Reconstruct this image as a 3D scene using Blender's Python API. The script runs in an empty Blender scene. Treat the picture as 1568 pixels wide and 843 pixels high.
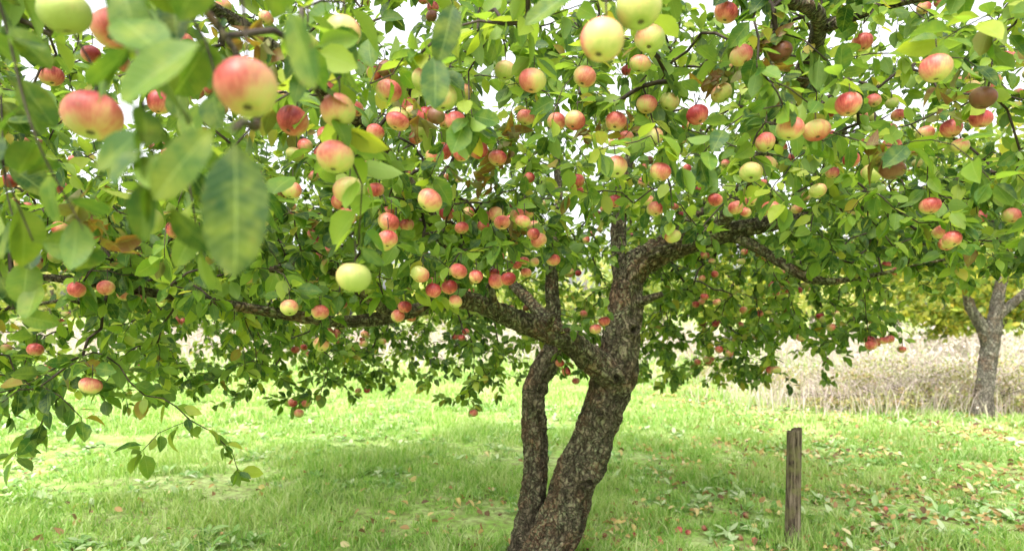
import bpy, math, numpy as np
from mathutils import Vector, noise as mn
rng = np.random.default_rng(11)
sc = bpy.context.scene
sc.view_settings.view_transform = 'Standard'
sc.view_settings.look = 'None'
sc.view_settings.exposure = 0

# ------------------------------------------------------------------ helpers
def nrm(a):
    a = np.asarray(a, float)
    return a / np.maximum(np.linalg.norm(a, axis=-1, keepdims=True), 1e-9)

class Geo:
    def __init__(s):
        s.V=[]; s.L=[]; s.S=[]; s.A=[]; s.B=[]; s.n=0
    def add(s, V, loops, sizes, A=None, B=None):
        V=np.asarray(V,float).reshape(-1,3)
        s.V.append(V); s.L.append(np.asarray(loops,np.int64)+s.n); s.S.append(np.asarray(sizes,np.int64))
        s.A.append(np.zeros((len(V),3)) if A is None else np.asarray(A,float).reshape(-1,3))
        s.B.append(np.zeros((len(V),3)) if B is None else np.asarray(B,float).reshape(-1,3))
        s.n+=len(V)
    def build(s, name, mat, parent=None, smooth=True):
        V=np.concatenate(s.V).astype(np.float32); L=np.concatenate(s.L).astype(np.int32); S=np.concatenate(s.S)
        me=bpy.data.meshes.new(name)
        me.vertices.add(len(V)); me.vertices.foreach_set('co',V.ravel())
        me.loops.add(len(L)); me.loops.foreach_set('vertex_index',L)
        me.polygons.add(len(S))
        st=np.concatenate([[0],np.cumsum(S)[:-1]]).astype(np.int32)
        me.polygons.foreach_set('loop_start',st)
        me.update(calc_edges=True)
        for nm,arr in (('luv',s.A),('aux',s.B)):
            at=me.attributes.new(nm,'FLOAT_VECTOR','POINT')
            at.data.foreach_set('vector',np.concatenate(arr).astype(np.float32).ravel())
        if smooth: me.polygons.foreach_set('use_smooth',np.ones(len(S),bool))
        me.materials.append(mat); me.update()
        ob=bpy.data.objects.new(name,me); sc.collection.objects.link(ob)
        if parent: ob.parent=parent
        return ob

def batch(nv, faces, n):
    flat=np.concatenate([np.array(f) for f in faces])
    loops=(flat[None]+np.arange(n)[:,None]*nv).ravel()
    return loops, np.tile([len(f) for f in faces],n)

def empty(name, loc=(0,0,0)):
    e=bpy.data.objects.new(name,None); sc.collection.objects.link(e); e.location=(0,0,0); return e

def gh(x,y):   # ground height
    x=np.asarray(x,float); y=np.asarray(y,float)
    return .03*np.sin(x*.9+1.3)*np.cos(y*.7)+.018*np.sin(x*2.3+y*1.7)+.01*np.sin(4.1*x-3.3*y)

# leaf batch -------------------------------------------------------
def leaves(geo,P,A,N,L,W,ns=5,na=2,fold=.25,curl=.2,rnd=None,petiole=.18,wav=0.0):
    n=len(P); A=nrm(A); N=N-(N*A).sum(1,keepdims=True)*A; N=nrm(N); S=np.cross(A,N)
    if ns==5: t=np.array([0,petiole,.36,.58,.82,1.]); w=np.array([.035,.07,.82,1.,.66,.03])
    elif ns==2: t=np.array([0,.45,1.]); w=np.array([.1,1.,.08])
    elif ns==3: t=np.array([0,.3,.7,1.]); w=np.array([.1,.95,.85,.05])
    else:
        t=np.linspace(0,1,ns+1); q=np.clip((t-petiole)/(1-petiole),0,1)
        w=np.where(t<petiole,.03,np.maximum(1.62*q**.5*(1-q)**.55,.03))
        w=w/w.max()
    u=np.linspace(-1,1,na+1)
    T,U=np.meshgrid(t,u,indexing='ij'); Wp=w[:,None]*np.ones_like(U)
    T=T.ravel();U=U.ravel();Wp=Wp.ravel(); nv=len(T)
    fo=(fold*(.4+1.2*rng.random(n)))[:,None]; cu=(curl*(rng.random(n)*2.2-.4))[:,None]
    L=np.asarray(L)[:,None]; W=np.asarray(W)[:,None]
    ser=1+ (0.022*np.where((np.arange(nv)//(na+1))%2==0,1,-1)*(np.abs(U)>.9) if ns>8 else 0)
    a=T[None]*L; sx=U[None]*Wp[None]*W*.5*ser
    ph=rng.random((n,1))*6.28
    z=-cu*L*T[None]**2 + fo*np.abs(sx) + wav*L*np.sin(T[None]*9+ph+U[None]*1.5)*np.abs(U[None])
    side=(rng.random((n,1))-.5)*.25*L*T[None]**2
    V=P[:,None]+A[:,None]*a[...,None]+S[:,None]*(sx+side)[...,None]+N[:,None]*z[...,None]
    F=[]
    for i in range(len(t)-1):
        for j in range(na):
            k=i*(na+1)+j; F.append((k,k+1,k+na+2,k+na+1))
    lo,sz=batch(nv,F,n)
    if rnd is None: rnd=rng.random(n)
    at=np.stack([np.broadcast_to(U,(n,nv)),np.broadcast_to(T,(n,nv)),np.broadcast_to(rnd[:,None],(n,nv))],-1)
    geo.add(V,lo,sz,at)

def tube(geo,pts,rad,sides=5,rnd=0.,cap=True):
    pts=np.asarray(pts,float); rad=np.asarray(rad,float); n=len(pts)
    t=nrm(np.gradient(pts,axis=0)); m=t.mean(0); ref=np.eye(3)[np.argmin(np.abs(m))]
    u=nrm(np.cross(t,ref)); v=np.cross(t,u)
    th=np.linspace(0,2*math.pi,sides,endpoint=False)
    V=pts[:,None]+rad[:,None,None]*(np.cos(th)[None,:,None]*u[:,None]+np.sin(th)[None,:,None]*v[:,None])
    i=np.arange(n-1)[:,None]*sides; j=np.arange(sides)[None]; j2=(j+1)%sides
    F=np.stack([i+j,i+j2,i+sides+j2,i+sides+j],-1).reshape(-1)
    sz=[4]*((n-1)*sides)
    if cap:
        F=np.concatenate([F,(n-1)*sides+np.arange(sides)]); sz=sz+[sides]
    geo.add(V,F,sz,np.full((n*sides,3),rnd))

def catmull(P,step):
    P=np.asarray(P,float); out=[]
    E=np.vstack([2*P[0]-P[1],P,2*P[-1]-P[-2]])
    for i in range(1,len(E)-2):
        p0,p1,p2,p3=E[i-1:i+3]; d=np.linalg.norm(p2[:3]-p1[:3]); m=max(2,int(d/step))
        for s in np.arange(m)/m:
            out.append(.5*(2*p1+(p2-p0)*s+(2*p0-5*p1+4*p2-p3)*s*s+(3*p1-p0-3*p2+p3)*s**3))
    out.append(P[-1]); return np.array(out)

KNOTS=[]
def limb(geo,P,step=.025,sides=28,lump=.16,ridge=.010,seed=0.,rs=1.):
    C=catmull(P,step); pts=C[:,:3]; rad=np.maximum(C[:,3]*rs,.004); n=len(pts)
    t=nrm(np.gradient(pts,axis=0)); u=np.zeros_like(t); ref=np.array([1,.1,0.]) if abs(t[0][0])<.8 else np.array([0,1,.1])
    cu=ref
    for i in range(n):
        cu=cu-t[i]*cu.dot(t[i]); cu=cu/np.linalg.norm(cu); u[i]=cu
    v=np.cross(t,u); th=np.linspace(0,2*math.pi,sides,endpoint=False)
    arc=np.concatenate([[0],np.cumsum(np.linalg.norm(np.diff(pts,axis=0),axis=1))])
    V=np.zeros((n,sides,3)); B=np.zeros((n,sides,3))
    for i in range(n):
        for j in range(sides):
            a=th[j]; c,s=math.cos(a),math.sin(a); r=rad[i]
            l1=mn.noise(Vector((c*1.1+seed,s*1.1,arc[i]*3.2)))+.5*mn.noise(Vector((c*2+seed,s*2+5,arc[i]*8)))
            l2=mn.noise(Vector((c*5+seed,s*5,arc[i]*9)))
            l3=mn.noise(Vector((c*9+seed,s*9,arc[i]*26)))
            rr=r*(1+lump*l1)+ridge*(.6-2.2*abs(l2))*min(1,r/.08)+ridge*.7*l3*min(1,r/.06)
            d=c*u[i]+s*v[i]; p=pts[i]+d*rr
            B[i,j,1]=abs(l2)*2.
            for K,kr in KNOTS:
                q=np.linalg.norm(p-K)
                if q<kr*2.5:
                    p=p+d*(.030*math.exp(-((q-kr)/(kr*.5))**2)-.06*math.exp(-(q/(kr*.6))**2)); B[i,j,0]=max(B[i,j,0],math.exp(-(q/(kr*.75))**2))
            V[i,j]=p
    i=np.arange(n-1)[:,None]*sides; j=np.arange(sides)[None]; j2=(j+1)%sides
    F=np.stack([i+j,i+j2,i+sides+j2,i+sides+j],-1).reshape(-1)
    F=np.concatenate([F,(n-1)*sides+np.arange(sides)]); sz=[4]*((n-1)*sides)+[sides]
    geo.add(V.reshape(-1,3),F,sz,None,B.reshape(-1,3))
    return pts,rad

def grow(pos0,targets,seg=.06,arch=.10,wob=.05,r0=.0014,rp=.5,rmax=.03):
    n=len(pos0); cap=n+int(len(targets)*40)+100
    pos=np.zeros((cap,3)); pos[:n]=pos0; par=np.full(cap,-1)
    d0=np.array([((pos0-T)**2).sum(1).min() for T in targets]); paths=[]
    for T in targets[np.argsort(d0)]:
        d=((pos[:n]-T)**2).sum(1); i=int(d.argmin()); D=math.sqrt(d[i])
        m=min(30,max(2,int(D/seg))); t=np.linspace(0,1,m+1)[1:,None]
        w=rng.normal(0,1,3)*wob*D; w2=rng.normal(0,1,3)*wob*.5*D
        pts=pos[i]*(1-t)+T*t+np.sin(np.pi*t)*(w+np.array([0,0,arch*D]))+np.sin(2*np.pi*t)*w2+rng.normal(0,.005,(m,3))*(t<1)
        if n+m>=cap: break
        pos[n:n+m]=pts; par[n]=i; par[n+1:n+m]=np.arange(n,n+m-1)
        paths.append(np.concatenate([[i],np.arange(n,n+m)])); n+=m
    cnt=np.zeros(n)
    for p in paths: cnt[p[-1]]+=1
    for i in range(n-1,len(pos0)-1,-1):
        if par[i]>=0: cnt[par[i]]+=cnt[i]
    R=np.clip(r0*np.maximum(cnt,1)**rp,r0,rmax)
    return pos[:n],R,paths

# ------------------------------------------------------------------ materials
class M:
    def __init__(s,name):
        s.m=bpy.data.materials.new(name); s.m.use_nodes=True; s.t=s.m.node_tree; s.t.nodes.clear()
        s.out=s.n('ShaderNodeOutputMaterial')
    def n(s,ty,**k):
        x=s.t.nodes.new(ty)
        for a,b in k.items():
            if a.startswith('_'): x.inputs[a[1:].replace('_',' ')].default_value=b
            else: setattr(x,a,b)
        return x
    def l(s,a,b): s.t.links.new(a,b)
    def ramp(s,src,st):
        r=s.n('ShaderNodeValToRGB'); e=r.color_ramp.elements
        while len(e)<len(st): e.new(.5)
        for x,(p,c) in zip(e,st): x.position=p; x.color=(*c,1)
        s.l(src,r.inputs[0]); return r.outputs[0]
    def noise(s,scale,detail=3,vec=None,rough=.55):
        x=s.n('ShaderNodeTexNoise',_Scale=scale,_Detail=detail,_Roughness=rough)
        if vec is not None: s.l(vec,x.inputs['Vector'])
        return x.outputs['Fac']
    def mix(s,f,a,b,mode='MIX'):
        x=s.n('ShaderNodeMix',data_type='RGBA',blend_type=mode)
        for v,i in ((f,0),(a,6),(b,7)):
            if hasattr(v,'is_linked') or hasattr(v,'links'): s.l(v,x.inputs[i])
            else: x.inputs[i].default_value=v if i==0 else (*v,1)
        return x.outputs[2]
    def math(s,op,a,b=0.,c=0.):
        x=s.n('ShaderNodeMath',operation=op)
        for i,v in enumerate((a,b,c)):
            if hasattr(v,'links'): s.l(v,x.inputs[i])
            else: x.inputs[i].default_value=v
        return x.outputs[0]
    def attr(s,nm):
        a=s.n('ShaderNodeAttribute',attribute_name=nm); x=s.n('ShaderNodeSeparateXYZ'); s.l(a.outputs['Vector'],x.inputs[0])
        return a.outputs['Vector'],x.outputs[0],x.outputs[1],x.outputs[2]
    def bsdf(s,col,rough=.6,spec=.4,bump=None,bs=.3,bd=.01):
        p=s.n('ShaderNodeBsdfPrincipled'); s.l(col,p.inputs['Base Color'])
        if hasattr(rough,'links'): s.l(rough,p.inputs['Roughness'])
        else: p.inputs['Roughness'].default_value=rough
        p.inputs['Specular IOR Level'].default_value=spec
        if bump is not None:
            b=s.n('ShaderNodeBump',_Strength=bs,_Distance=bd); s.l(bump,b.inputs['Height']); s.l(b.outputs[0],p.inputs['Normal'])
        return p.outputs[0]
    def leafout(s,col,tr=.4,rough=.5,spec=.3,bump=None,bs=.3,bd=.002,tint=(1.1,1.15,.5)):
        b=s.bsdf(col,rough,spec,bump,bs,bd)
        t=s.n('ShaderNodeBsdfTranslucent'); tc=s.mix(1.,col,tint,'MULTIPLY'); s.l(tc,t.inputs[0])
        x=s.n('ShaderNodeMixShader'); x.inputs[0].default_value=tr
        s.l(b,x.inputs[1]); s.l(t.outputs[0],x.inputs[2]); s.l(x.outputs[0],s.out.inputs[0]); return s.m

def leafmat(name,stops,tr=.45,under=(.20,.28,.11),veins=True,tint=(1.4,1.45,.45),rust=False,spec=.28):
    k=M(name); _,u,v,r=k.attr('luv'); geo=k.n('ShaderNodeNewGeometry')
    col=k.ramp(r,stops)
    nz=k.noise(45,2,geo.outputs['Position'])
    col=k.mix(k.math('MULTIPLY',k.math('SUBTRACT',nz,.42),1.4),col,(.24,.29,.035))
    if rust:
        sp=k.ramp(k.noise(150,3,geo.outputs['Position'],.6),[(.64,(0,0,0)),(.72,(1,1,1))])
        col=k.mix(k.math('MULTIPLY',sp,.6),col,(.13,.08,.03))
        col=k.mix(k.ramp(k.noise(22,3,geo.outputs['Position'],.6),[(.5,(0,0,0)),(.68,(.4,.4,.4))]),col,(.26,.27,.04))
    h=None
    if veins:
        au=k.math('ABSOLUTE',u); mid=k.math('MAXIMUM',k.math('SUBTRACT',1.,k.math('MULTIPLY',au,15.)),0.)
        sv=k.math('PINGPONG',k.math('SUBTRACT',v,k.math('MULTIPLY',au,.13)),.04)
        svl=k.math('MAXIMUM',k.math('SUBTRACT',1.,k.math('MULTIPLY',sv,110.)),0.)
        f=k.math('MAXIMUM',k.math('MULTIPLY',mid,.4),k.math('MULTIPLY',svl,.12))
        col=k.mix(f,col,(.32,.40,.12)); h=k.math('SUBTRACT',k.math('MULTIPLY',sv,14.),mid)
    col=k.mix(k.math('MULTIPLY',geo.outputs['Backfacing'],.4),col,under)
    return k.leafout(col,tr,.48,spec,h,.2,.0015,tint)

GREEN=[(0,(.014,.046,.012)),(.25,(.036,.098,.018)),(.48,(.095,.185,.026)),(.72,(.20,.30,.040)),(.93,(.34,.39,.06)),(.96,(.40,.33,.06)),(1,(.16,.075,.03))]
m_leaf=leafmat('apple_leaf',GREEN,tr=.5)
m_hero=leafmat('apple_leaf_near',[(0,(.012,.042,.010)),(.4,(.036,.09,.015)),(.8,(.10,.17,.022)),(1,(.20,.25,.035))],tr=.38,rust=True,under=(.11,.19,.05),spec=.22)
m_leaf_y=leafmat('yellowing_leaf',[(0,(.10,.17,.03)),(.35,(.24,.31,.05)),(.7,(.44,.44,.07)),(1,(.58,.43,.07))],tr=.45,veins=False)
m_leaf_bg=leafmat('hazed_tree_leaf',[(0,(.18,.25,.09)),(.4,(.32,.40,.13)),(.8,(.50,.52,.20)),(1,(.58,.50,.20))],tr=.4,veins=False,under=(.34,.40,.2))  # distant tree leaves, with haze painted in as paler greens

def barkmat(name,base,lich,dark,la=.85,red=(.27,.14,.08)):
    k=M(name); tc=k.n('ShaderNodeTexCoord'); mp=k.n('ShaderNodeMapping'); mp.inputs['Scale'].default_value=(1,1,.4)
    k.l(tc.outputs['Object'],mp.inputs[0]); v=mp.outputs[0]
    _,kn,rg,_=k.attr('aux')
    n1=k.noise(30,7,v,.72); n2=k.noise(5,4,tc.outputs['Object']); n3=k.noise(48,6,tc.outputs['Object'],.78)
    wn=k.n('ShaderNodeTexNoise',_Scale=9.,_Detail=4.); k.l(tc.outputs['Object'],wn.inputs['Vector'])
    wv=k.mix(.22,v,wn.outputs['Color'])
    vo=k.n('ShaderNodeTexVoronoi',feature='DISTANCE_TO_EDGE',_Scale=26.,_Randomness=1.); k.l(wv,vo.inputs['Vector'])
    crack=k.math('MINIMUM',k.math('MULTIPLY',vo.outputs['Distance'],4.5),1.)
    c=k.ramp(n1,[(.34,dark),(.49,base),(.62,tuple(min(1,x*2.1) for x in base))])
    c=k.mix(k.ramp(n2,[(.5,(0,0,0)),(.6,(1,1,1))]),c,k.mix(.6,c,red))
    lf=k.math('MULTIPLY',k.ramp(n3,[(.48,(0,0,0)),(.56,(1,1,1))]),k.ramp(k.noise(3.5,4,tc.outputs['Object']),[(.38,(.25,.25,.25)),(.54,(1,1,1))]))
    c=k.mix(k.math('MULTIPLY',lf,la),c,lich)
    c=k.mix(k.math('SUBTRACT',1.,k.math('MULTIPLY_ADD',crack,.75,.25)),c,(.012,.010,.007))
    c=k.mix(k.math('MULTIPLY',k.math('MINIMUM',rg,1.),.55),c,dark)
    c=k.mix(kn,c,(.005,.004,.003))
    h=k.math('ADD',k.math('MULTIPLY',crack,.7),k.math('MULTIPLY',n1,1.5))
    k.l(k.bsdf(c,.92,.12,h,1.,.02),k.out.inputs[0]); return k.m
m_bark=barkmat('apple_bark',(.145,.115,.078),(.32,.34,.19),(.022,.017,.012))
m_bark2=barkmat('grey_bark',(.24,.21,.17),(.34,.34,.27),(.09,.075,.06))

k=M('twig_bark'); tc=k.n('ShaderNodeTexCoord'); c=k.ramp(k.noise(25,3,tc.outputs['Object']),[(.3,(.016,.011,.008)),(.55,(.045,.032,.023)),(.75,(.10,.078,.055))])
k.l(k.bsdf(c,.75,.25),k.out.inputs[0]); m_twig=k.m

# apple skin
k=M('apple_skin'); vec,lx,ly,lz=k.attr('luv'); _,bl,ar,ty=k.attr('aux')
ang=k.math('ARCTAN2',ly,lx); cx=k.n('ShaderNodeCombineXYZ')
k.l(k.math('MULTIPLY',k.math('SINE',ang),3.),cx.inputs[0]); k.l(k.math('MULTIPLY',k.math('COSINE',ang),3.),cx.inputs[1]); k.l(k.math('MULTIPLY_ADD',lz,.5,k.math('MULTIPLY',ar,31.)),cx.inputs[2])
st=k.noise(3.2,5,cx.outputs[0],.7)
off=k.n('ShaderNodeVectorMath',operation='ADD'); k.l(vec,off.inputs[0]); cr=k.n('ShaderNodeCombineXYZ'); k.l(k.math('MULTIPLY',ar,57.),cr.inputs[0]); k.l(cr.outputs[0],off.inputs[1])
bn=k.noise(1.3,3,off.outputs[0])
f=k.math('ADD',bl,k.math('ADD',k.math('MULTIPLY_ADD',st,.6,-.3),k.math('MULTIPLY_ADD',bn,.7,-.35)))
col=k.ramp(f,[(.0,(.30,.35,.09)),(.28,(.46,.42,.14)),(.44,(.54,.33,.15)),(.62,(.52,.18,.12)),(.82,(.40,.07,.06)),(1,(.20,.014,.018))])
dots=k.n('ShaderNodeTexVoronoi',_Scale=9.); k.l(off.outputs[0],dots.inputs['Vector'])
col=k.mix(k.math('MULTIPLY',k.math('LESS_THAN',dots.outputs['Distance'],.10),.3),col,(.62,.54,.34))
rr=k.math('SQRT',k.math('ADD',k.math('MULTIPLY',lx,lx),k.math('MULTIPLY',ly,ly)))
cal=k.math('LESS_THAN',k.math('ADD',rr,k.math('MULTIPLY',st,.10)),.20)
col=k.mix(k.math('MULTIPLY',cal,.9),col,(.06,.04,.02))
col=k.mix(k.math('MULTIPLY',k.ramp(k.noise(2.6,5,off.outputs[0],.75),[(.58,(0,0,0)),(.67,(1,1,1))]),.4),col,(.27,.18,.09))
col=k.mix(ty,col,(.10,.045,.022))
p=k.n('ShaderNodeBsdfPrincipled'); k.l(col,p.inputs['Base Color']); p.inputs['Roughness'].default_value=.45; p.inputs['Specular IOR Level'].default_value=.35
k.l(p.outputs[0],k.out.inputs[0]); m_apple=k.m

# ground + grass
def turf(k,pos):
    a=k.noise(.5,3,pos); b=k.noise(4.,4,pos)
    c=k.ramp(a,[(.3,(.14,.29,.045)),(.48,(.25,.42,.08)),(.64,(.44,.54,.20))])
    return k.mix(k.ramp(b,[(.44,(0,0,0)),(.68,(.8,.8,.8))]),c,(.46,.54,.24))
k=M('turf_soil'); g=k.n('ShaderNodeNewGeometry'); c=turf(k,g.outputs['Position'])
c=k.mix(k.ramp(k.noise(14,5,g.outputs['Position'],.7),[(.42,(0,0,0)),(.62,(.8,.8,.8))]),c,(.18,.16,.07))
k.l(k.bsdf(c,.95,.1,k.noise(30,5,g.outputs['Position']),.6,.03),k.out.inputs[0]); m_ground=k.m
k=M('grass_blade'); g=k.n('ShaderNodeNewGeometry'); _,u,v,r=k.attr('luv'); c=turf(k,g.outputs['Position'])
c=k.mix(.5,c,k.ramp(r,[(0,(.06,.20,.02)),(.4,(.18,.38,.045)),(.7,(.42,.56,.15)),(1,(.68,.68,.42))]))
m_grass=k.leafout(c,.4,.45,.35,tint=(1.05,1.2,.5))
k=M('weed_leaf'); _,u,v,r=k.attr('luv'); c=k.ramp(r,[(0,(.12,.28,.05)),(.5,(.26,.42,.12)),(1,(.56,.62,.40))]); c=k.mix(k.math('MULTIPLY',k.math('LESS_THAN',k.math('ABSOLUTE',u),.08),.5),c,(.5,.56,.34))
m_weed=k.leafout(c,.3,.5,.35)
k=M('fallen_leaf'); _,u,v,r=k.attr('luv'); c=k.ramp(r,[(0,(.12,.075,.045)),(.25,(.30,.18,.09)),(.5,(.46,.30,.13)),(.75,(.58,.44,.17)),(1,(.62,.54,.34))]); m_fall=k.leafout(c,.2,.7,.2)
k=M('dry_stem'); _,u,v,r=k.attr('luv'); c=k.ramp(r,[(0,(.40,.32,.24)),(.3,(.56,.45,.42)),(.65,(.68,.57,.56)),(.85,(.58,.54,.34)),(1,(.42,.47,.22))]); m_dry=k.leafout(c,.35,.8,.1,tint=(1,1,1))
k=M('weathered_wood'); tc=k.n('ShaderNodeTexCoord'); mp=k.n('ShaderNodeMapping'); mp.inputs['Scale'].default_value=(1,1,.07); k.l(tc.outputs['Object'],mp.inputs[0])
s1=k.noise(60,6,mp.outputs[0],.75); c=k.ramp(s1,[(.38,(.014,.010,.007)),(.5,(.15,.115,.08)),(.64,(.32,.26,.19))])
c=k.mix(k.ramp(k.noise(9,4,tc.outputs['Object']),[(.5,(0,0,0)),(.64,(.8,.8,.8))]),c,(.18,.175,.07)); k.l(k.bsdf(c,.9,.15,s1,1.,.02),k.out.inputs[0]); m_wood=k.m

# ------------------------------------------------------------------ main apple tree
tree=empty('apple_tree'); tr=Geo()
KNOTS=[(np.array([.77,4.11,1.50]),.036),(np.array([.64,4.07,1.22]),.036),(np.array([.47,4.06,.55]),.03),(np.array([.56,4.08,.98]),.022)]
def S(*a): return np.array(a,float)
trunk=[(.15,4.22,-.12,.24),(.235,4.2,.06,.175),(.305,4.2,.27,.152),(.44,4.2,.60,.138),(.565,4.2,.93,.128),(.66,4.2,1.25,.130),(.72,4.22,1.52,.108),(.757,4.25,1.81,.100),(.86,4.2,1.955,.085),
       (1.05,4.1,2.03,.070),(1.25,3.95,2.085,.055),(1.47,3.8,2.12,.042),(1.76,3.7,2.16,.032),(2.15,3.6,2.25,.022),(2.7,3.5,2.38,.015),(3.3,3.4,2.4,.008)]
left=[(.70,4.2,1.12,.09),(.60,4.12,1.235,.095),(.47,4.05,1.335,.076),(.296,3.9,1.455,.068),(.137,3.8,1.52,.060),(-.088,3.65,1.615,.050),(-.277,3.5,1.68,.044),(-.456,3.4,1.63,.036),(-.64,3.3,1.58,.032),(-.845,3.2,1.56,.028),(-1.035,3.1,1.59,.024),(-1.4,2.75,1.67,.018),(-1.8,2.4,1.74,.012),(-2.3,2.1,1.72,.007)]
back=[(.05,4.32,-.1,.13),(.085,4.3,.1,.098),(.150,4.35,.47,.082),(.150,4.4,.85,.082),(.150,4.4,1.08,.080),(.235,4.44,1.27,.072),(.300,4.47,1.40,.056),(.288,4.5,1.6,.046),(.275,4.5,1.87,.038),(.33,4.6,2.3,.03),(.30,4.8,2.9,.02),(.1,5.1,3.4,.010)]
up=[(.75,4.27,1.72,.07),(.72,4.42,2.1,.048),(.80,4.6,2.6,.036),(.95,4.7,3.1,.025),(.9,4.8,3.7,.012)]
rsub=[(1.28,3.93,2.09,.034),(1.42,3.84,2.0,.031),(1.56,3.78,1.89,.028),(1.72,3.7,1.79,.024),(1.95,3.7,1.80,.014),(2.4,3.6,1.9,.007)]
lup=[(-.277,3.5,1.68,.034),(-.36,3.2,2.0,.028),(-.55,2.7,2.3,.022),(-.8,2.1,2.48,.018),(-.95,1.4,2.42,.014),(-.75,1.0,2.26,.010),(-.48,.85,2.08,.006),(-.36,.85,1.94,.004),(-.32,.82,1.84,.003),(-.28,.68,1.80,.003),(-.255,.60,1.77,.002)]
lgrey=[(-.60,3.32,1.58,.025),(-.78,3.15,1.74,.024),(-.93,3.0,1.825,.021),(-1.2,3.0,1.80,.017),(-1.7,3.0,1.9,.010),(-2.3,3.2,1.85,.006)]
rup=[(1.22,3.97,2.08,.045),(1.32,3.5,2.4,.038),(1.28,2.9,2.62,.033),(1.15,2.45,2.70,.028),(.93,2.2,2.66,.022),(.6,1.9,2.62,.014),(.2,1.6,2.55,.008),(-.1,1.3,2.4,.004)]
rup2=[(1.2,2.5,2.7,.022),(1.35,2.2,2.66,.017),(1.6,1.9,2.55,.012),(1.7,1.6,2.4,.007)]
rdn=[(.90,2.2,2.66,.015),(.875,2.2,2.5,.011),(.87,2.18,2.28,.007)]
bl=[(.296,3.9,1.455,.042),(.0,4.5,1.8,.032),(-.5,5.1,2.1,.025),(-1.2,5.6,2.2,.019),(-2.2,6.0,2.1,.012),(-3.2,6.1,1.9,.006)]
br=[(.86,4.25,1.93,.05),(1.3,4.9,2.3,.036),(1.9,5.4,2.5,.027),(2.8,5.8,2.4,.018),(3.8,6,2.3,.008)]
lw=[(-.845,3.2,1.56,.022),(-1.3,3.3,1.62,.018),(-2.0,3.6,1.7,.014),(-2.8,3.8,1.65,.010),(-3.6,4,1.5,.005)]
skel=[]
for i,L in enumerate([trunk,left,back,up,rsub,lup,lgrey,rup,rup2,rdn,bl,br,lw]):
    thick=max(p[3] for p in L)
    pts,rad=limb(tr,L,step=.016 if thick>.09 else .03,sides=56 if i==0 else (32 if thick>.06 else 14),lump=.22 if thick>.06 else .28,ridge=.015,seed=i*7.3)
    keep=(pts[:,2]>1.5)|((rad<.05)&(pts[:,2]>1.2)); skel.append(pts[keep][::2])
for a,b,r in [((.78,4.2,1.66),(.93,4.05,1.72),.026),((-.09,3.6,1.64),(-.12,3.55,1.76),.018),((.2,3.8,1.5),(.24,3.7,1.6),.02)]:
    a=S(*a);b=S(*b); limb(tr,[(*a,r*1.3),(*((a+b)/2),r),(*b,r*.7)],sides=12,step=.02)
tr.build('trunk_and_limbs',m_bark,tree)
skel=np.vstack(skel)

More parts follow.
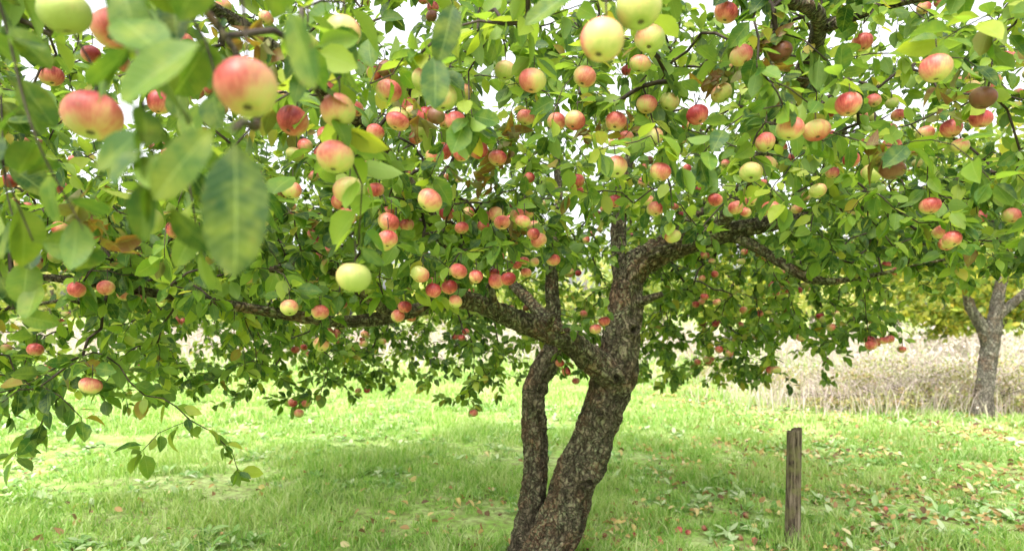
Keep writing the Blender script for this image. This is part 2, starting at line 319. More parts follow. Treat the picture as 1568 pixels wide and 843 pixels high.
# key apples: x,y,z,r,blush
KA=[(-.309,.76,1.862,.040,.62),(-.61,.95,1.887,.042,.60),(-.616,.9,2.014,.036,.02),(-.64,1.05,2.057,.037,.75),(-.356,1.1,2.05,.035,.02),(-.311,1.2,2.116,.036,.15),
(-.32,1.2,1.972,.036,.45),(-.325,1.2,1.887,.037,.36),(-.336,1.35,1.854,.035,.28),(-.303,1.25,1.669,.036,.15),(-.81,1.45,1.806,.036,.3),(-.214,1.7,1.894,.036,.4),(-.321,1.7,2.178,.036,.55),
(-.197,1.5,2.134,.036,.38),(-.155,1.45,2.079,.036,.28),(-.348,2.0,2.2,.036,.2),(-.181,2.1,2.217,.036,.6),(.05,1.6,2.17,.036,.5),(-.022,2,2.344,.036,.25),(.211,1.9,2.288,.036,.38),
(.138,1.0,2.018,.037,.58),(.194,1.0,2.067,.037,.15),(.306,1.45,2.209,.036,.25),(.392,2,2.364,.036,.35),(.568,2,2.208,.036,1.0),(.674,2.1,2.308,.036,.38),(.59,1.8,2.428,.036,.6),(.667,1.9,2.35,.036,.65),
(.724,1.7,2.081,.036,.42),(.816,1.75,2.09,.036,.7),(.85,1.65,2.128,.036,.6),(.941,1.45,2.144,.036,.5),(.776,2,2.124,.036,.55),(.732,2,2.032,.036,.38),(.454,2,2.034,.036,.6),(.302,1.9,2.026,.036,.5),
(.334,2.1,2.217,.036,.55),(.433,2.1,2.272,.036,.65),(.454,2.1,2.165,.036,.3),(.202,2.1,2.22,.036,.65),(.153,2.25,2.26,.036,.5),(.05,2.4,2.32,.036,.55),(-.117,2.25,2.163,.036,.7),(-.053,2.4,2.171,.036,.65),
(-.163,2.2,2.183,.036,.5),(.257,2.6,2.125,.036,.65),(.107,2.6,1.891,.036,.45),(.176,2.8,1.83,.036,.6),(.64,2.6,1.907,.036,.5),(1.03,2.6,2.021,.036,.6),(.96,2.8,2.054,.036,.45),(1.217,2.6,2.089,.036,.5),
(1.44,2.25,1.971,.036,.65),(1.517,2.25,1.857,.036,.65),(1.706,2.6,1.925,.036,.55),(1.99,2.6,1.99,.036,.6),(1.48,2.2,2.223,.036,.7),(1.508,2.1,2.226,.036,.7),
(1.307,2.25,2.174,.036,.5),(-.378,2,1.88,.036,.6),(-.412,2.1,1.831,.036,.2),(-.317,2.25,1.735,.036,.4),(-.288,3,1.8,.034,.2),(-.764,2.6,1.605,.036,.5),(-.759,2.6,1.478,.036,.35),
(-1.08,2.1,1.869,.036,.8),(-1.42,2.2,1.358,.036,.55),(-1.68,2.6,1.72,.036,.5),(-2.19,3,1.435,.036,.7),(.508,3.6,1.557,.036,.6),(.46,3.6,1.515,.036,.6),(.34,4.1,1.235,.034,.7),(.30,4.1,1.29,.034,.7),
(1.95,4.4,1.44,.036,.6),(1.98,3.6,1.427,.036,.6),(2.37,4.2,1.482,.034,.6),(2.0,3.65,1.45,.034,.7),(1.82,4.6,1.204,.034,.5),(-1.37,4.2,.96,.034,.3),(-1.34,4.25,1.02,.034,.45),(-.27,4.6,.90,.034,.5),
(.59,2.7,2.032,.036,.6),(.474,3,2.116,.036,.85),(.506,2.1,2.28,.036,.1),(1.18,2.2,2.513,.036,.6),(-.47,1.4,2.013,.036,.7),(-.916,1.7,2.15,.036,.7),(-1.34,1.9,2.29,.036,.7),(-.75,2.2,1.62,.034,.35),
(-.06,2.5,1.98,.034,.6),(.02,2.6,1.99,.034,.5),(.06,2.7,2.02,.034,.6),(-.10,2.9,2.03,.034,.5),(.10,3.0,2.0,.034,.6),(-.2,3.0,2.06,.034,.6),(-.5,2.6,2.0,.034,.5),(-.45,2.8,1.98,.034,.7),(.62,3.0,2.12,.034,.5),(.70,3.1,2.1,.034,.4),(1.1,3.0,2.12,.034,.5),(.84,2.7,2.07,.034,.6),(-.15,1.95,2.26,.034,.6),(-.28,2.3,2.3,.034,.7),(-.36,2.3,2.33,.034,.6)]
KB=[(1.048,1.8,1.996,.034),(.822,2,2.4,.036),(1.298,1.8,2.194,.034)]
KA=np.array(KA); KA[:,3]*=.92; KBa=np.array([(*b,.7) for b in KB])

def sm(a,b,x): t=np.clip((x-a)/(b-a),0,1); return t*t*(3-2*t)
def zlow(x,y):
    z=np.full_like(x,1.90)
    z=z-.70*sm(-.45,-1.3,x)*sm(1.7,2.3,y)-.35*sm(-.3,-.8,x)*sm(1.7,1.2,y)+.15*sm(.15,.4,x)*sm(1.5,1.25,x)*sm(2.2,2.8,y)
    bk=sm(4.35,4.9,y)
    z=np.minimum(z,1.95-bk*.72*sm(1.0,.2,x)-bk*.62*sm(.9,1.3,x)*sm(3.2,2.0,x)-bk*.45)
    z=z-.12*sm(1.3,1.8,x)*(1-bk)
    z=np.maximum(z,np.where(y>3.6,2.35*sm(2.7,3.3,x-.12*(y-4)),0))
    return z
T=[]
def dens_ok(q,base=.6):
    nzv=mn.noise(Vector(q*1.5))+.5*mn.noise(Vector(q*3.3+7)); d_=base+1.1*nzv
    if q[1]<1.9: d_*=.65
    if q[1]<1.35 and q[0]>-.25: d_*=.3
    if q[2]>3.2: d_*=.5
    if q[1]>5.2: d_*=.7
    return rng.random()<d_
NT=4100
while len(T)<NT:
    c=np.stack([rng.uniform(-5.0,5.2,4000),rng.uniform(.95,7.4,4000),rng.uniform(.9,4.2,4000)],1)
    x,y,z=c.T; r2=((x-.7)/5.2)**2+((y-4.2)/3.8)**2
    ok=(r2<1)&(z<4.1-1.6*r2)&(z>zlow(x,y))&(np.abs(x)<.82*y+.9)&(z<1.6+.56*y+.5)
    T+= [q for q in c[ok] if dens_ok(q)]
T=T[:NT]
def box(n,x0,x1,y0,y1,z0,z1,f=None):
    k_=0
    while k_<n:
        q=S(rng.uniform(x0,x1),rng.uniform(y0,y1),rng.uniform(z0,z1))
        if f is not None and not f(q): continue
        if dens_ok(q,.7): T.append(q); k_+=1
box(330,-2.0,.35,2.2,3.7,1.5,2.1,lambda q:q[2]>1.62+.25*sm(-.5,.2,q[0]))
box(150,1.45,2.8,2.4,3.9,1.85,2.3)
box(200,1.1,3.0,4.7,6.4,1.3,2.2)
box(120,-2.6,.6,4.6,6.2,1.25,1.9)
extra=[]
for q in np.vstack([KA[:,:3],KBa[:,:3]]):
    if q[1]>1.0: extra.append(q+S(rng.normal(0,.008),rng.normal(0,.008),.062))
for q in [(-1.6,2.2,1.2),(-1.75,2.3,1.1),(-1.45,2.2,1.25),(-1.3,2.3,1.12),(-1.1,2.5,1.1),(-1.05,2.5,1.0),(-1.35,2.4,1.3),(-1.72,2.2,1.3),(-1.7,2.5,1.35),(-1.2,4.1,1.1),(-1.4,4.2,1.0),(-.3,4.6,1.0),(-.6,4.5,1.1),(-.25,4.4,1.15),(-1.6,2.3,1.35),(-1.5,2.4,1.45),(-1.9,2.6,1.3),(-2.0,2.6,1.2),(1.9,4.3,1.5),(2.0,3.7,1.5),(1.8,4.5,1.3),(2.3,4.1,1.55)]:
    extra.append(S(*q))
T=np.vstack([np.array(T),np.array(extra)])
pos,R,paths=grow(skel,T)
tw=Geo(); lP=[];lA=[]; ends=[]
for p in paths:
    pts=pos[p]; rad=R[p].copy(); rad[0]=rad[1]
    tube(tw,pts,rad,5 if pts[-1,1]<3 else 4)
    seg=np.linalg.norm(np.diff(pts,axis=0),axis=1); arc=np.concatenate([[0],np.cumsum(seg)]); tot=arc[-1]
    span=min(tot,.42)
    nl=int(span/.022)
    ss=tot-np.linspace(0,span,nl)+rng.normal(0,.006,nl); ss=np.clip(ss,0,tot)
    Q=np.stack([np.interp(ss,arc,pts[:,i]) for i in range(3)],1)
    tan=nrm(pts[-1]-pts[max(0,len(pts)-4)])
    k=4; Q=np.vstack([Q,np.repeat(pts[-1:],k,0)]); nl+=k
    ra=nrm(rng.normal(0,1,(nl,3))); ra=nrm(ra-(ra@tan)[:,None]*tan*.8)
    lP.append(Q); lA.append(nrm(tan*.45+ra*.9+S(0,0,-.38))); ends.append(pts[-1])
    if tot>.6:
        nl=int(tot/.05); ss=rng.random(nl)*tot; Q=np.stack([np.interp(ss,arc,pts[:,i]) for i in range(3)],1)
        lP.append(Q); lA.append(nrm(rng.normal(0,1,(nl,3))+S(0,0,-.2)))
ends=np.array(ends)
lP=np.vstack(lP); lA=np.vstack(lA)
cand=ends[(ends[:,1]>1.9)&(ends[:,2]<3.2)&(ends[:,1]<6.0)]
# fruit set is heaviest in the outer part of the crown that gets the light
pw=np.exp(-(cand[:,1]-2.0)*.5)*np.array([max(.03,.5+1.5*mn.noise(Vector(q*.9+S(3,1,2)))) for q in cand])*np.where(cand[:,2]>1.95,1.6,1.); sel=cand[np.argsort(-np.log(rng.random(len(cand)))/pw)]
RA=[]
for q in sel:
    if q[1]<2.6 and q[2]<1.75: continue
    for _ in range(rng.choice([1,2,3,4])):
        RA.append((*(q+S(rng.normal(0,.045),rng.normal(0,.045),-.05-rng.random()*.08)),rng.uniform(.025,.033),np.clip(rng.normal(.55,.2),.0,.9)))
    if len(RA)>1000: break
RA=np.array(RA)
kp=[]
for i_,a in enumerate(RA):
    if all(np.linalg.norm(a[:3]-RA[j_][:3])>.056 for j_ in kp) and np.min(np.linalg.norm(KA[:,:3]-a[:3],axis=1))>.065: kp.append(i_)
RA=RA[kp]
AP=np.vstack([KA,KBa,RA]); typ=np.concatenate([np.zeros(len(KA)),np.full(len(KBa),.85),(rng.random(len(RA))<.04)*.85])
keep=np.ones(len(lP),bool); tip=lP+lA*.05
for a in AP[:len(KA)+3]:
    d=tip-a[:3]; keep&=~((np.hypot(d[:,0],d[:,2]+.01)<.045)&(d[:,1]<.03)&(d[:,1]>-.40)&(rng.random(len(lP))<.8))
for a in AP[len(KA)+3:]:
    d=tip-a[:3]; keep&=~((np.linalg.norm((d+S(0,.05,0))*S(1,.6,1),axis=1)<.056))
keep&=~(np.linalg.norm(tip-S(0,0,1.6),axis=1)<.85)
lP=lP[keep]; lA=lA[keep]; n=len(lP); print('leaves',n)
Nn=nrm(S(0,-.25,.9)+rng.normal(0,.6,(n,3)))
Ls=rng.uniform(.055,.105,n); Ws=Ls*rng.uniform(.42,.60,n)
cl=np.array([mn.noise(Vector(q*2.2)) for q in lP])
rn=np.clip(rng.beta(1.5,1.7,n)+cl*.4,0,.93); rare=rng.random(n); rn=np.where(rare<.03,rng.uniform(.94,1,n),rn)
lf=Geo(); leaves(lf,lP,lA,Nn,Ls,Ws,5,2,.35,.25,rn)
WC=[(1.03,1.8,2.02),(.80,2,2.43),(.66,2.1,2.36),(.75,2.0,2.36),(1.25,1.85,2.2),(-.85,1.3,1.78),(.0,2.4,2.27),(-.15,2.3,2.22),(.3,2.5,2.3),(.05,2.7,1.95),(-.5,1.3,2.1),(1.0,2.6,2.6),(-1.3,2.0,1.9),(.55,3.2,2.5),(-.05,2.45,2.2),(-.1,2.5,2.1),(.85,2.1,2.3),(-.3,2.0,2.2)]
for c_ in WC:
    m=14; P=S(*c_)+rng.normal(0,.024,(m,3)); L=rng.uniform(.03,.06,m); leaves(lf,P,nrm(rng.normal(0,1,(m,3))+S(0,0,-.3)),nrm(rng.normal(0,1,(m,3))),L,L*.6,5,2,.9,1.,np.full(m,1.))
lf.build('leaves',m_leaf,tree)
# near foreground shoots (upper left)
he=Geo()
NEAR=KA[:11]
def shoot(P,nl,Lr,spread=.9,r0=.05,r1=.95):
    C=catmull(np.array([(*q,0) for q in P]),.02)[:,:3]
    tube(tw,C,np.linspace(.0026,.0012,len(C)),8)
    idx=np.linspace(len(C)*.12,len(C)-1,nl).astype(int); Q=C[idx]; t=nrm(np.gradient(C,axis=0))[idx]
    ra=nrm(rng.normal(0,1,(nl,3))); A=nrm(t*.5+ra*spread+S(0,.1,-.45))
    L=rng.uniform(*Lr,nl); Nv=nrm(S(0,-.5,.7)+rng.normal(0,.45,(nl,3)))
    ok=np.ones(nl,bool)
    for a in NEAR:
        for f_ in (.5,1.):
            d=Q+A*(L*f_)[:,None]-a[:3]; ok&=~((np.hypot(d[:,0]-.5*d[:,1],d[:,2]+.3*d[:,1])<.042)&(d[:,1]<.02)&(d[:,1]>-.35))
    Q=Q[ok];A=A[ok];L=L[ok];Nv=Nv[ok]; nl=len(Q)
    leaves(he,Q,A,Nv,L,L*rng.uniform(.5,.62,nl),14,6,.3,.3,rng.uniform(r0,r1,nl),wav=.02)
shoot([(-.48,.85,2.08),(-.43,.72,2.0),(-.405,.70,1.91),(-.385,.68,1.82)],20,(.055,.085))
shoot([(-.48,.85,2.08),(-.36,.72,2.04),(-.30,.66,1.99),(-.25,.64,1.95)],12,(.055,.08))
shoot([(-.75,1.0,2.26),(-.68,.82,2.12),(-.66,.85,1.98),(-.62,.85,1.83),(-.57,.88,1.70)],22,(.06,.09))
shoot([(-.75,1.0,2.26),(-.78,.95,2.1),(-.76,.92,1.95),(-.7,.9,1.8),(-.66,.9,1.7)],18,(.06,.09))
shoot([(-.95,1.4,2.42),(-.95,1.2,2.2),(-.9,1.15,1.98),(-.85,1.1,1.8),(-.8,1.1,1.66)],28,(.06,.09))
shoot([(-.75,1.0,2.26),(-.62,.95,2.2),(-.52,.9,2.10),(-.42,.88,1.98),(-.38,.86,1.86)],18,(.06,.085))
shoot([(-.385,.68,1.82),(-.37,.67,1.77),(-.36,.68,1.72)],9,(.05,.075))
shoot([(-.95,1.4,2.42),(-1.05,1.3,2.2),(-1.02,1.25,2.0),(-1.0,1.25,1.75),(-.95,1.25,1.6)],30,(.06,.09))
shoot([(-.95,1.4,2.42),(-.75,1.2,2.25),(-.62,1.1,2.12),(-.55,1.08,1.98),(-.52,1.05,1.82),(-.5,1.05,1.7)],26,(.06,.09))
def hl(b,t,w,nv,r):
    b=S(*b);t=S(*t); L=np.linalg.norm(t-b)
    leaves(he,b[None],(t-b)[None],S(*nv)[None],[L],[w],14,6,.22,.12,np.array([r]),petiole=.12,wav=.012)
hl((-.255,.60,1.765),(-.245,.59,1.635),.060,(.1,-1,.15),.12)
hl((-.29,.62,1.86),(-.365,.60,1.80),.050,(.2,-.8,.6),.75)
hl((-.28,.62,1.78),(-.335,.60,1.71),.040,(.3,-.9,.3),.5)
hl((-.22,.64,1.90),(-.185,.62,1.82),.036,(-.6,-.7,.3),.5)
hl((-.33,.64,1.88),(-.27,.6,1.95),.045,(.1,-.8,-.5),.55)
hl((-.40,.66,1.90),(-.33,.62,1.85),.050,(.1,-.7,.6),.6)
hl((-.12,1.0,2.0),(-.11,.98,1.91),.045,(.1,-1,.3),.35)
hl((-.09,1.0,2.08),(-.10,.98,1.985),.042,(.1,-1,.1),.2)
hl((.12,1.2,2.2),(.03,1.18,2.12),.045,(.1,-.8,.6),.65)
he.build('near_leaves',m_hero,tree)

# apples
def apples(geo,AP,typ,ns=26,nr=17,tilt=.55,fall=False):
    ph=np.linspace(0,math.pi,nr+1); th=np.linspace(0,2*math.pi,ns,endpoint=False)
    PH,TH=np.meshgrid(ph,th,indexing='ij'); x=np.sin(PH)*(1+.07*np.cos(PH)); z=np.cos(PH)*.9
    z=z-np.where(PH<math.pi/2,.34*np.exp(-(x/.27)**2),0)+np.where(PH>math.pi/2,.20*np.exp(-(x/.24)**2),0)
    lob=1+.022*np.cos(5*TH)*np.where(z<0,1,.3)
    X=np.stack([x*np.cos(TH)*lob,x*np.sin(TH)*lob,z],-1).reshape(-1,3); nv=len(X)
    F=[]
    for i in range(nr):
        for j in range(ns): a=i*ns+j;b=i*ns+(j+1)%ns; F.append((a,a+ns,b+ns,b))
    n=len(AP); lo,sz=batch(nv,F,n); V=np.zeros((n,nv,3)); B=np.zeros((n,nv,3)); ups=np.zeros((n,3))
    for i in range(n):
        up=nrm(S(rng.normal(0,tilt*.5),rng.normal(0,tilt*.4)+.3,1)) if not fall else nrm(rng.normal(0,1,3))
        a=nrm(np.cross(up,nrm(rng.normal(0,1,3)))); b=np.cross(up,a); Mx=np.stack([a,b,up],1)
        sc3=S(1+rng.normal(0,.04),1+rng.normal(0,.04),.95+rng.normal(0,.05))
        W=(X*sc3)@Mx.T; V[i]=AP[i,:3]+W*AP[i,3]; ups[i]=up
        bd=nrm(S(rng.normal(0,.6),rng.normal(-.3,.4),rng.normal(.6,.4))); nn=nrm(W)
        B[i,:,0]=AP[i,4]-.02+.34*(nn@bd); B[i,:,1]=rng.random(); B[i,:,2]=typ[i]
    geo.add(V,lo,sz,np.broadcast_to(X,(n,nv,3)),B); return ups
ag=Geo(); ups=apples(ag,AP,typ); ag.build('apples',m_apple,tree)
for a,u in zip(AP,ups):
    b=a[:3]+u*a[3]*.5; e=a[:3]+u*a[3]*.8+S(0,0,.045)
    tube(tw,[b,(b+e)/2+S(.002,0,0),e],[.0016,.0014,.0018],5)
for a,b in [((-.309,.76,1.93),(-.36,.72,2.04)),((-.61,.95,1.96),(-.78,.95,2.1)),((-.616,.9,2.08),(-.75,1.0,2.26)),((.138,1.0,2.09),(.2,1.6,2.55)),((.194,1.0,2.14),(.2,1.6,2.55))]:
    a=S(*a);b=S(*b); C=catmull(np.array([(*a,0),(*(a*.6+b*.4+S(.01,0,.03)),0),(*b,0)]),.03)[:,:3]; tube(tw,C,np.linspace(.0018,.003,len(C)),7)
tw.build('twigs',m_twig,tree)

# ------------------------------------------------------------------ ground
s=np.linspace(-1,1,260); ax=np.sign(s)*np.abs(s)**3*320
X,Y=np.meshgrid(ax,ax+8,indexing='ij'); n=260
Z=gh(X,Y)*np.exp(-((X**2+Y**2)/90**2))
i,j=np.meshgrid(np.arange(n-1),np.arange(n-1),indexing='ij'); a=i*n+j
g=Geo(); g.add(np.stack([X,Y,Z],-1),np.stack([a,a+n,a+n+1,a+1],-1).ravel(),[4]*((n-1)**2)); g.build('ground',m_ground)

def scatter(n,y0,y1,mx=1.0,pw=1.0):
    y=y0+(y1-y0)*rng.random(n)**pw; w=.85*y+1.2; x=(rng.random(n)*2-1)*w; return x,y
def blades(geo,x,y,h,w,lean=.5,rnd=None):
    n=len(x); z=gh(x,y)*np.exp(-((x**2+y**2)/90**2))-.005; th=rng.random(n)*6.283; ld=rng.random(n)*6.283; le=h*lean*rng.random(n)
    P=np.stack([x,y,z],1); sd=np.stack([np.cos(th),np.sin(th),0*th],1)*(w/2)[:,None]; lv=np.stack([np.cos(ld)*le,np.sin(ld)*le,0*ld],1)
    up=np.stack([0*h,0*h,h],1)
    V=np.stack([P-sd,P+sd,P+sd*.8+lv*.35+up*.6,P-sd*.8+lv*.35+up*.6,P+lv+up],1)
    lo,sz=batch(5,[(0,1,2,3),(3,2,4)],n); r=rng.random(n) if rnd is None else rnd
    A=np.zeros((n,5,3)); A[:,2:4,1]=.6; A[:,4,1]=1; A[:,:,2]=r[:,None]; geo.add(V,lo,sz,A)
gr=Geo()
def nz2(x,y,f,s=0): return np.array([mn.noise(Vector((a*f+s,b*f,s))) for a,b in zip(x,y)])
for (N_,y0,y1,h0,w0) in [(150000,3.4,9,.062,.009),(90000,9,17,.07,.016),(50000,17,34,.10,.03)]:
    x,y=scatter(N_,y0,y1)
    q=nz2(x,y,.9)+.7*nz2(x,y,3.1,3)+.5*nz2(x,y,8.,6); keep=rng.random(N_)<.7+q*1.1; x=x[keep];y=y[keep];q=q[keep]
    h=h0*(.5+rng.random(len(x)))*(1+q*1.5); blades(gr,x,y,np.maximum(h,.015),w0*(.6+.8*rng.random(len(x))),1.2,np.clip(rng.random(len(x))+.4*q,0,1))
for cx,cy,n_,hh in [(1.98,4.57,500,.14),(.2,4.2,300,.09),(2.15,4.75,250,.12)]:
    x=cx+rng.normal(0,.13,n_);y=cy+rng.normal(0,.13,n_); blades(gr,x,y,hh*(.4+rng.random(n_)),np.full(n_,.006),.7)
gr.build('grass',m_grass)
wd=Geo(); x,y=scatter(3400,4,12); k_=nz2(x,y,.7,4)>-.12; x=x[k_];y=y[k_]
P=[];A=[];L=[]
for a,b in zip(x,y):
    m=rng.integers(4,8); sz_=rng.uniform(.04,.12); t0=rng.random()*6.28
    for q in range(m):
        t=t0+q*6.28/m+rng.normal(0,.3); P.append((a,b,gh(a,b)+.01)); A.append((math.cos(t),math.sin(t),rng.uniform(.3,1.1))); L.append(sz_*rng.uniform(.7,1.2))
P=np.array(P);A=np.array(A);L=np.array(L); leaves(wd,P,A,nrm(S(0,0,1)+rng.normal(0,.2,(len(P),3))),L,L*.45,5,2,.3,.5,petiole=.05)
wd.build('broadleaf_weeds',m_weed)
fl=Geo(); x,y=scatter(42000,3.6,18); k_=rng.random(len(x))<np.clip(.05+.85*sm(0.2,3.0,x-.12*y+.6)+.45*np.exp(-((x-.6)**2+(y-4.6)**2)/1.5),0,.95)*np.clip(.6+1.2*nz2(x,y,1.1,9),.1,1); x=x[k_];y=y[k_];n=len(x)
P=np.stack([x,y,gh(x,y)+rng.uniform(.012,.06,n)],1); A=nrm(np.stack([rng.normal(0,1,n),rng.normal(0,1,n),rng.normal(0,.4,n)],1)); L=rng.uniform(.035,.075,n)
leaves(fl,P,A,nrm(S(0,0,1)+rng.normal(0,.6,(n,3))),L,L*.6,3,2,.5,.5); fl.build('fallen_leaves',m_fall)
n=32; x=np.concatenate([rng.normal(.9,.6,24),rng.normal(2.6,1.0,8)]); y=np.concatenate([rng.normal(4.65,.2,24),rng.normal(5.2,.6,8)])
FA=np.stack([x,y,gh(x,y)+.018,rng.uniform(.022,.030,n),rng.uniform(.1,.65,n)],1); fg=Geo(); apples(fg,FA,(rng.random(n)<.6)*.6,18,12,fall=True); fg.build('fallen_apples',m_apple)

# ------------------------------------------------------------------ wooden post
pg=Geo(); n=30; sd=24; zz=np.linspace(-.05,.80,n); V=np.zeros((n,sd,3))
for i_,z_ in enumerate(zz):
    for j_ in range(sd):
        a=j_/sd*6.2832; r=.05/(max(abs(math.cos(a)),abs(math.sin(a)))**.55)*(.95-.07*z_)
        r*=1+.12*mn.noise(Vector((math.cos(a)*3,math.sin(a)*3,z_*1.2)))-.22*max(0,mn.noise(Vector((math.cos(a)*7,math.sin(a)*7,z_*.8+3))))
        V[i_,j_]=(r*math.cos(a)+.02*z_-.02,r*math.sin(a),z_+(0 if i_<n-1 else .02*math.cos(a)+.02*mn.noise(Vector((a*3,1,1)))))
i=np.arange(n-1)[:,None]*sd; j=np.arange(sd)[None]; j2=(j+1)%sd
F=np.concatenate([np.stack([i+j,i+j2,i+sd+j2,i+sd+j],-1).reshape(-1)]); pg.add(V.reshape(-1,3),F,[4]*((n-1)*sd))
top=V[-1]; c0=top.mean(0)-S(0,0,.012); mid=(top+c0)/2+S(0,0,-.004)
Vt=np.vstack([top,mid,c0[None]]); Ft=[]
for q in range(sd): Ft.append((q,(q+1)%sd,sd+(q+1)%sd,sd+q))
Fl=np.array(Ft).ravel(); Tt=np.array([(sd+q,sd+(q+1)%sd,2*sd) for q in range(sd)]).ravel()
pg.add(Vt,np.concatenate([Fl,Tt]),[4]*sd+[3]*sd)
po=pg.build('wooden_post',m_wood,smooth=False); po.location=(1.98,4.57,float(gh(1.98,4.57)))

# ------------------------------------------------------------------ other orchard trees
def orchard(name,limbs,crown,nt,lsz,mat,bark,per=14,ymax=None):
    e=empty(name); b=Geo(); sk=[]
    for i_,L in enumerate(limbs):
        pts,rad=limb(b,L,step=.06,sides=20,lump=.15,ridge=.02,seed=50+i_*3.1); sk.append(pts[pts[:,2]>1.3])
    b.build('trunk',bark,e); sk=np.vstack(sk)
    c=np.array(crown[:3]); rr=np.array(crown[3:6]); t=[]
    while len(t)<nt:
        q=rng.uniform(-1,1,3)
        if (q**2).sum()>1: continue
        w=c+q*rr
        if w[2]<crown[6]: continue
        if rng.random()<.6+1.3*mn.noise(Vector(w*.9)): t.append(w)
    pos,R,pa=grow(sk,np.array(t),seg=.15,r0=.003); tg=Geo(); P=[];A=[]
    for p in pa:
        r=R[p].copy(); r[0]=r[1]; tube(tg,pos[p],r,4); m=per
        f=rng.random(m); ii=np.clip((len(p)-1)*(1-f*.7),0,len(p)-1).astype(int)
        P.append(pos[p][ii]+rng.normal(0,.05,(m,3))); A.append(nrm(rng.normal(0,1,(m,3))+S(0,0,-.4)))
    tg.build('twigs',m_twig,e); P=np.vstack(P);A=np.vstack(A);n=len(P); g=Geo(); L=rng.uniform(.7,1.3,n)*lsz
    leaves(g,P,A,nrm(S(0,0,.8)+rng.normal(0,.6,(n,3))),L,L*.6,3,2,.3,.2); g.build('leaves',mat,e); return e
orchard('apple_tree',[[(7.22,10,-.1,.20),(7.22,10,.3,.13),(7.28,10,.8,.112),(7.33,10,1.2,.118),(7.42,10,1.7,.085),(7.6,10.1,2.3,.07),(7.8,10.3,3.0,.05),(7.8,10.4,3.9,.02)],
   [(7.31,10,1.05,.09),(7.15,9.95,1.4,.078),(6.93,9.9,1.75,.068),(6.78,9.8,2.2,.055),(6.5,9.7,2.7,.035),(6.2,9.5,3.2,.02)],[(7.38,10,1.5,.07),(7.75,9.9,1.9,.055),(8.4,9.8,2.5,.03)]],
   (7.2,10.2,3.1,2.4,2.2,1.8,1.95),430,.11,m_leaf_y,m_bark2,16)
orchard('young_tree',[[(5.35,16,-.1,.13),(5.32,16,.6,.10),(5.3,16,1.4,.09),(5.35,16,2.4,.07),(5.3,16,3.6,.03)]],(5.3,16,3.0,1.9,1.8,1.9,1.4),300,.15,m_leaf_y,m_bark2,16)
orchard('young_tree',[[(13.6,18.5,-.1,.15),(13.6,18.5,.6,.12),(13.7,18.5,1.4,.10),(13.6,18.5,2.4,.07),(13.7,18.5,3.6,.03)]],(13.0,18.5,2.7,3.0,1.8,2.0,.9),420,.18,m_leaf_y,m_bark2,18)

def cloud(geo,c,r,n,size,low=0.05,wl=.6,rb=0.):
    q=nrm(rng.normal(0,1,(n,3)))*(.35+.65*rng.random((n,1))**.4); P=S(*c)+q*S(*r)
    nzv=np.array([mn.noise(Vector(p_*(1.6/max(r)*1.6)))+.5*mn.noise(Vector(p_*(4/max(r)))) for p_ in P]); k_=(P[:,2]>low)&(rng.random(n)<.62+nzv*1.5); P=P[k_];m=len(P)
    L=size*rng.uniform(.6,1.4,m); leaves(geo,P,nrm(rng.normal(0,1,(m,3))+S(0,0,-.2)),nrm(S(0,-.2,.8)+rng.normal(0,.6,(m,3))),L,L*wl,2 if size>.2 else 3,2,.3,.2,np.clip(rng.beta(2,2,m)+nzv[k_]*.5+rb,0,1))
k=M('bramble_leaf'); _,u,v,r=k.attr('luv'); c=k.ramp(r,[(0,(.13,.16,.06)),(.35,(.28,.31,.10)),(.65,(.45,.42,.18)),(.9,(.50,.38,.22)),(1,(.40,.26,.16))]); m_bram=k.leafout(c,.35,.6,.2)
tuft=Geo()
for nm,cs in [('bramble_bush',[(5.6,11.2,.12,1.0,.6,.25),(6.7,10.9,.2,.8,.6,.34),(6.0,12,.25,1.2,.7,.35)]),('bramble_bush',[(8.2,10.6,.22,1.0,.7,.36),(9.2,11.2,.35,1.0,.8,.5),(7.6,11.6,.3,.8,.7,.45)]),('bramble_bush',[(8.8,14,.3,2.4,1,.45),(6.2,14.6,.2,1.8,1,.35)])]:
    e=empty(nm); g=Geo(); st=Geo()
    for c_ in cs:
        for _ in range(9):
            f_=rng.uniform(.25,.5); cloud(g,(c_[0]+rng.normal(0,c_[3]*.5),c_[1]+rng.normal(0,c_[4]*.5),c_[2]*rng.uniform(.4,1.6)),(c_[3]*f_,c_[4]*f_,c_[5]*f_*1.3),380,.06)
        m=700; bx=c_[0]+rng.normal(0,c_[3]*.9,m); by=c_[1]+rng.normal(0,c_[4]*.9,m); blades(tuft,bx,by,rng.uniform(.15,.7,m),rng.uniform(.006,.012,m),1.1)
        bx=c_[0]+rng.normal(0,c_[3]*.9,m); by=c_[1]+rng.normal(0,c_[4]*.9,m); P=np.stack([bx,by,rng.uniform(.25,.75,m)],1); L=rng.uniform(.02,.05,m); leaves(tuft,P,nrm(rng.normal(0,1,(m,3))),nrm(rng.normal(0,1,(m,3))),L,L*.7,2,2)
        for _ in range(40):
            a=rng.random()*6.28; bx=c_[0]+rng.normal(0,c_[3]*.4); by=c_[1]+rng.normal(0,c_[4]*.4); ex=bx+math.cos(a)*.4; ey=by+math.sin(a)*.4; hz=c_[2]+c_[5]*rng.uniform(.3,.8)
            C=catmull(np.array([(bx,by,-.02,0),((bx*2+ex)/3,(by*2+ey)/3,hz*.7,0),(ex,ey,hz,0)]),.15)[:,:3]; tube(st,C,np.full(len(C),.004),4)
    g.build('bush_leaves',m_bram,e); st.build('bush_stems',m_twig,e)
tuft.build('dry_grass_tufts',m_dry)

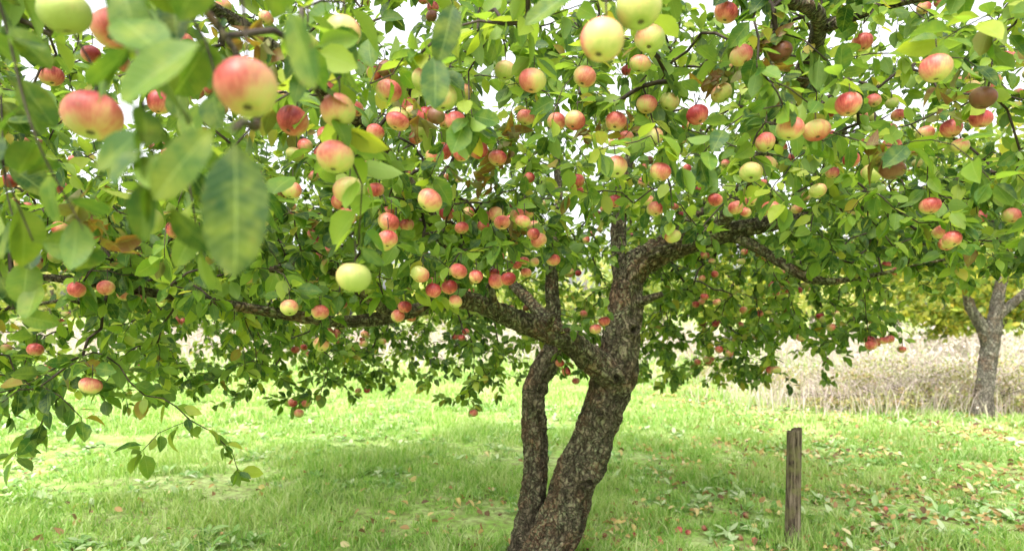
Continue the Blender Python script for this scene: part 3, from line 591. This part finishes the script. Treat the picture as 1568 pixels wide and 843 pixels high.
dm=Geo(); N_=30000; x=rng.uniform(-40,46,N_); y=18+rng.random(N_)**.8*20-np.clip(x,0,14)*.45
k_=rng.random(N_)<.6+nz2(x,y,.25,2)*1.5; x=x[k_];y=y[k_]; n=len(x)
h=rng.uniform(.3,1.1,n)*sm(16,22,y+np.clip(x,0,14)*.45)*(1+.5*nz2(x,y,.3,5))+.12; rr_=np.clip(rng.beta(2,2,n)+.5*nz2(x,y,.2,8),0,1); blades(dm,x,y,h,rng.uniform(.015,.05,n),1.3,rr_)
m=90000; ii=rng.integers(0,n,m); P=np.stack([x[ii]+rng.normal(0,.14,m),y[ii]+rng.normal(0,.14,m),h[ii]*rng.uniform(.35,1.12,m)],1); L=rng.uniform(.05,.13,m)
leaves(dm,P,nrm(rng.normal(0,1,(m,3))+S(0,0,.3)),nrm(rng.normal(0,1,(m,3))),L,L*.6,2,2,.3,.3,np.clip(rr_[ii]+rng.normal(0,.15,m),0,1))
dm.build('dry_meadow_weeds',m_dry)

bg=Geo(); tk=Geo()
for q in range(40):
    x_=-48+q*2.5+rng.normal(0,.9); y_=rng.uniform(34,48); H=rng.uniform(3.6,7.8); rb=.3 if x_>12 else rng.uniform(-.1,.3)
    for _ in range(5):
        cloud(bg,(x_+rng.normal(0,1.4),y_+rng.normal(0,1),H*rng.uniform(.3,.8)),(rng.uniform(1.2,2.2),1.6,rng.uniform(1.0,1.9)),380,.34,wl=.7,rb=rb)
    tube(tk,[(x_,y_,-.1),(x_+.1,y_,H*.4),(x_,y_,H*.8)],[.2,.14,.04],7)
e=empty('background_trees'); bg.build('background_foliage',m_leaf_bg,e); tk.build('background_trunks',m_bark2,e)

# ------------------------------------------------------------------ light + camera
el,rot=math.radians(58),math.radians(205)
w=bpy.data.worlds.new('World'); sc.world=w; w.use_nodes=True; nt=w.node_tree; nt.nodes.clear()
o=nt.nodes.new('ShaderNodeOutputWorld'); b=nt.nodes.new('ShaderNodeBackground'); b.inputs[1].default_value=.15
sk=nt.nodes.new('ShaderNodeTexSky'); sk.sky_type='NISHITA'; sk.sun_disc=False; sk.sun_elevation=el; sk.sun_rotation=rot; sk.air_density=1.; sk.dust_density=6.; sk.ozone_density=.6
hs=nt.nodes.new('ShaderNodeHueSaturation'); hs.inputs['Saturation'].default_value=.15; hs.inputs['Value'].default_value=3.8
nt.links.new(sk.outputs[0],hs.inputs['Color']); nt.links.new(hs.outputs[0],b.inputs[0]); nt.links.new(b.outputs[0],o.inputs[0])
ld=bpy.data.lights.new('sun','SUN'); ld.energy=1.5; ld.angle=math.radians(40); ld.color=(1,.97,.91)
lo=bpy.data.objects.new('sun',ld); sc.collection.objects.link(lo)
d=Vector((math.sin(rot)*math.cos(el),math.cos(rot)*math.cos(el),math.sin(el))); lo.rotation_euler=d.to_track_quat('Z','Y').to_euler()
cd=bpy.data.cameras.new('camera'); co=bpy.data.objects.new('camera',cd); sc.collection.objects.link(co); sc.camera=co
co.location=(0,0,1.6); co.rotation_euler=(math.radians(90),0,0); cd.sensor_width=36; cd.lens=22.96; cd.shift_y=.0373; cd.clip_start=.05; cd.clip_end=2000
cd.dof.use_dof=True; cd.dof.focus_distance=2.5; cd.dof.aperture_fstop=2.8
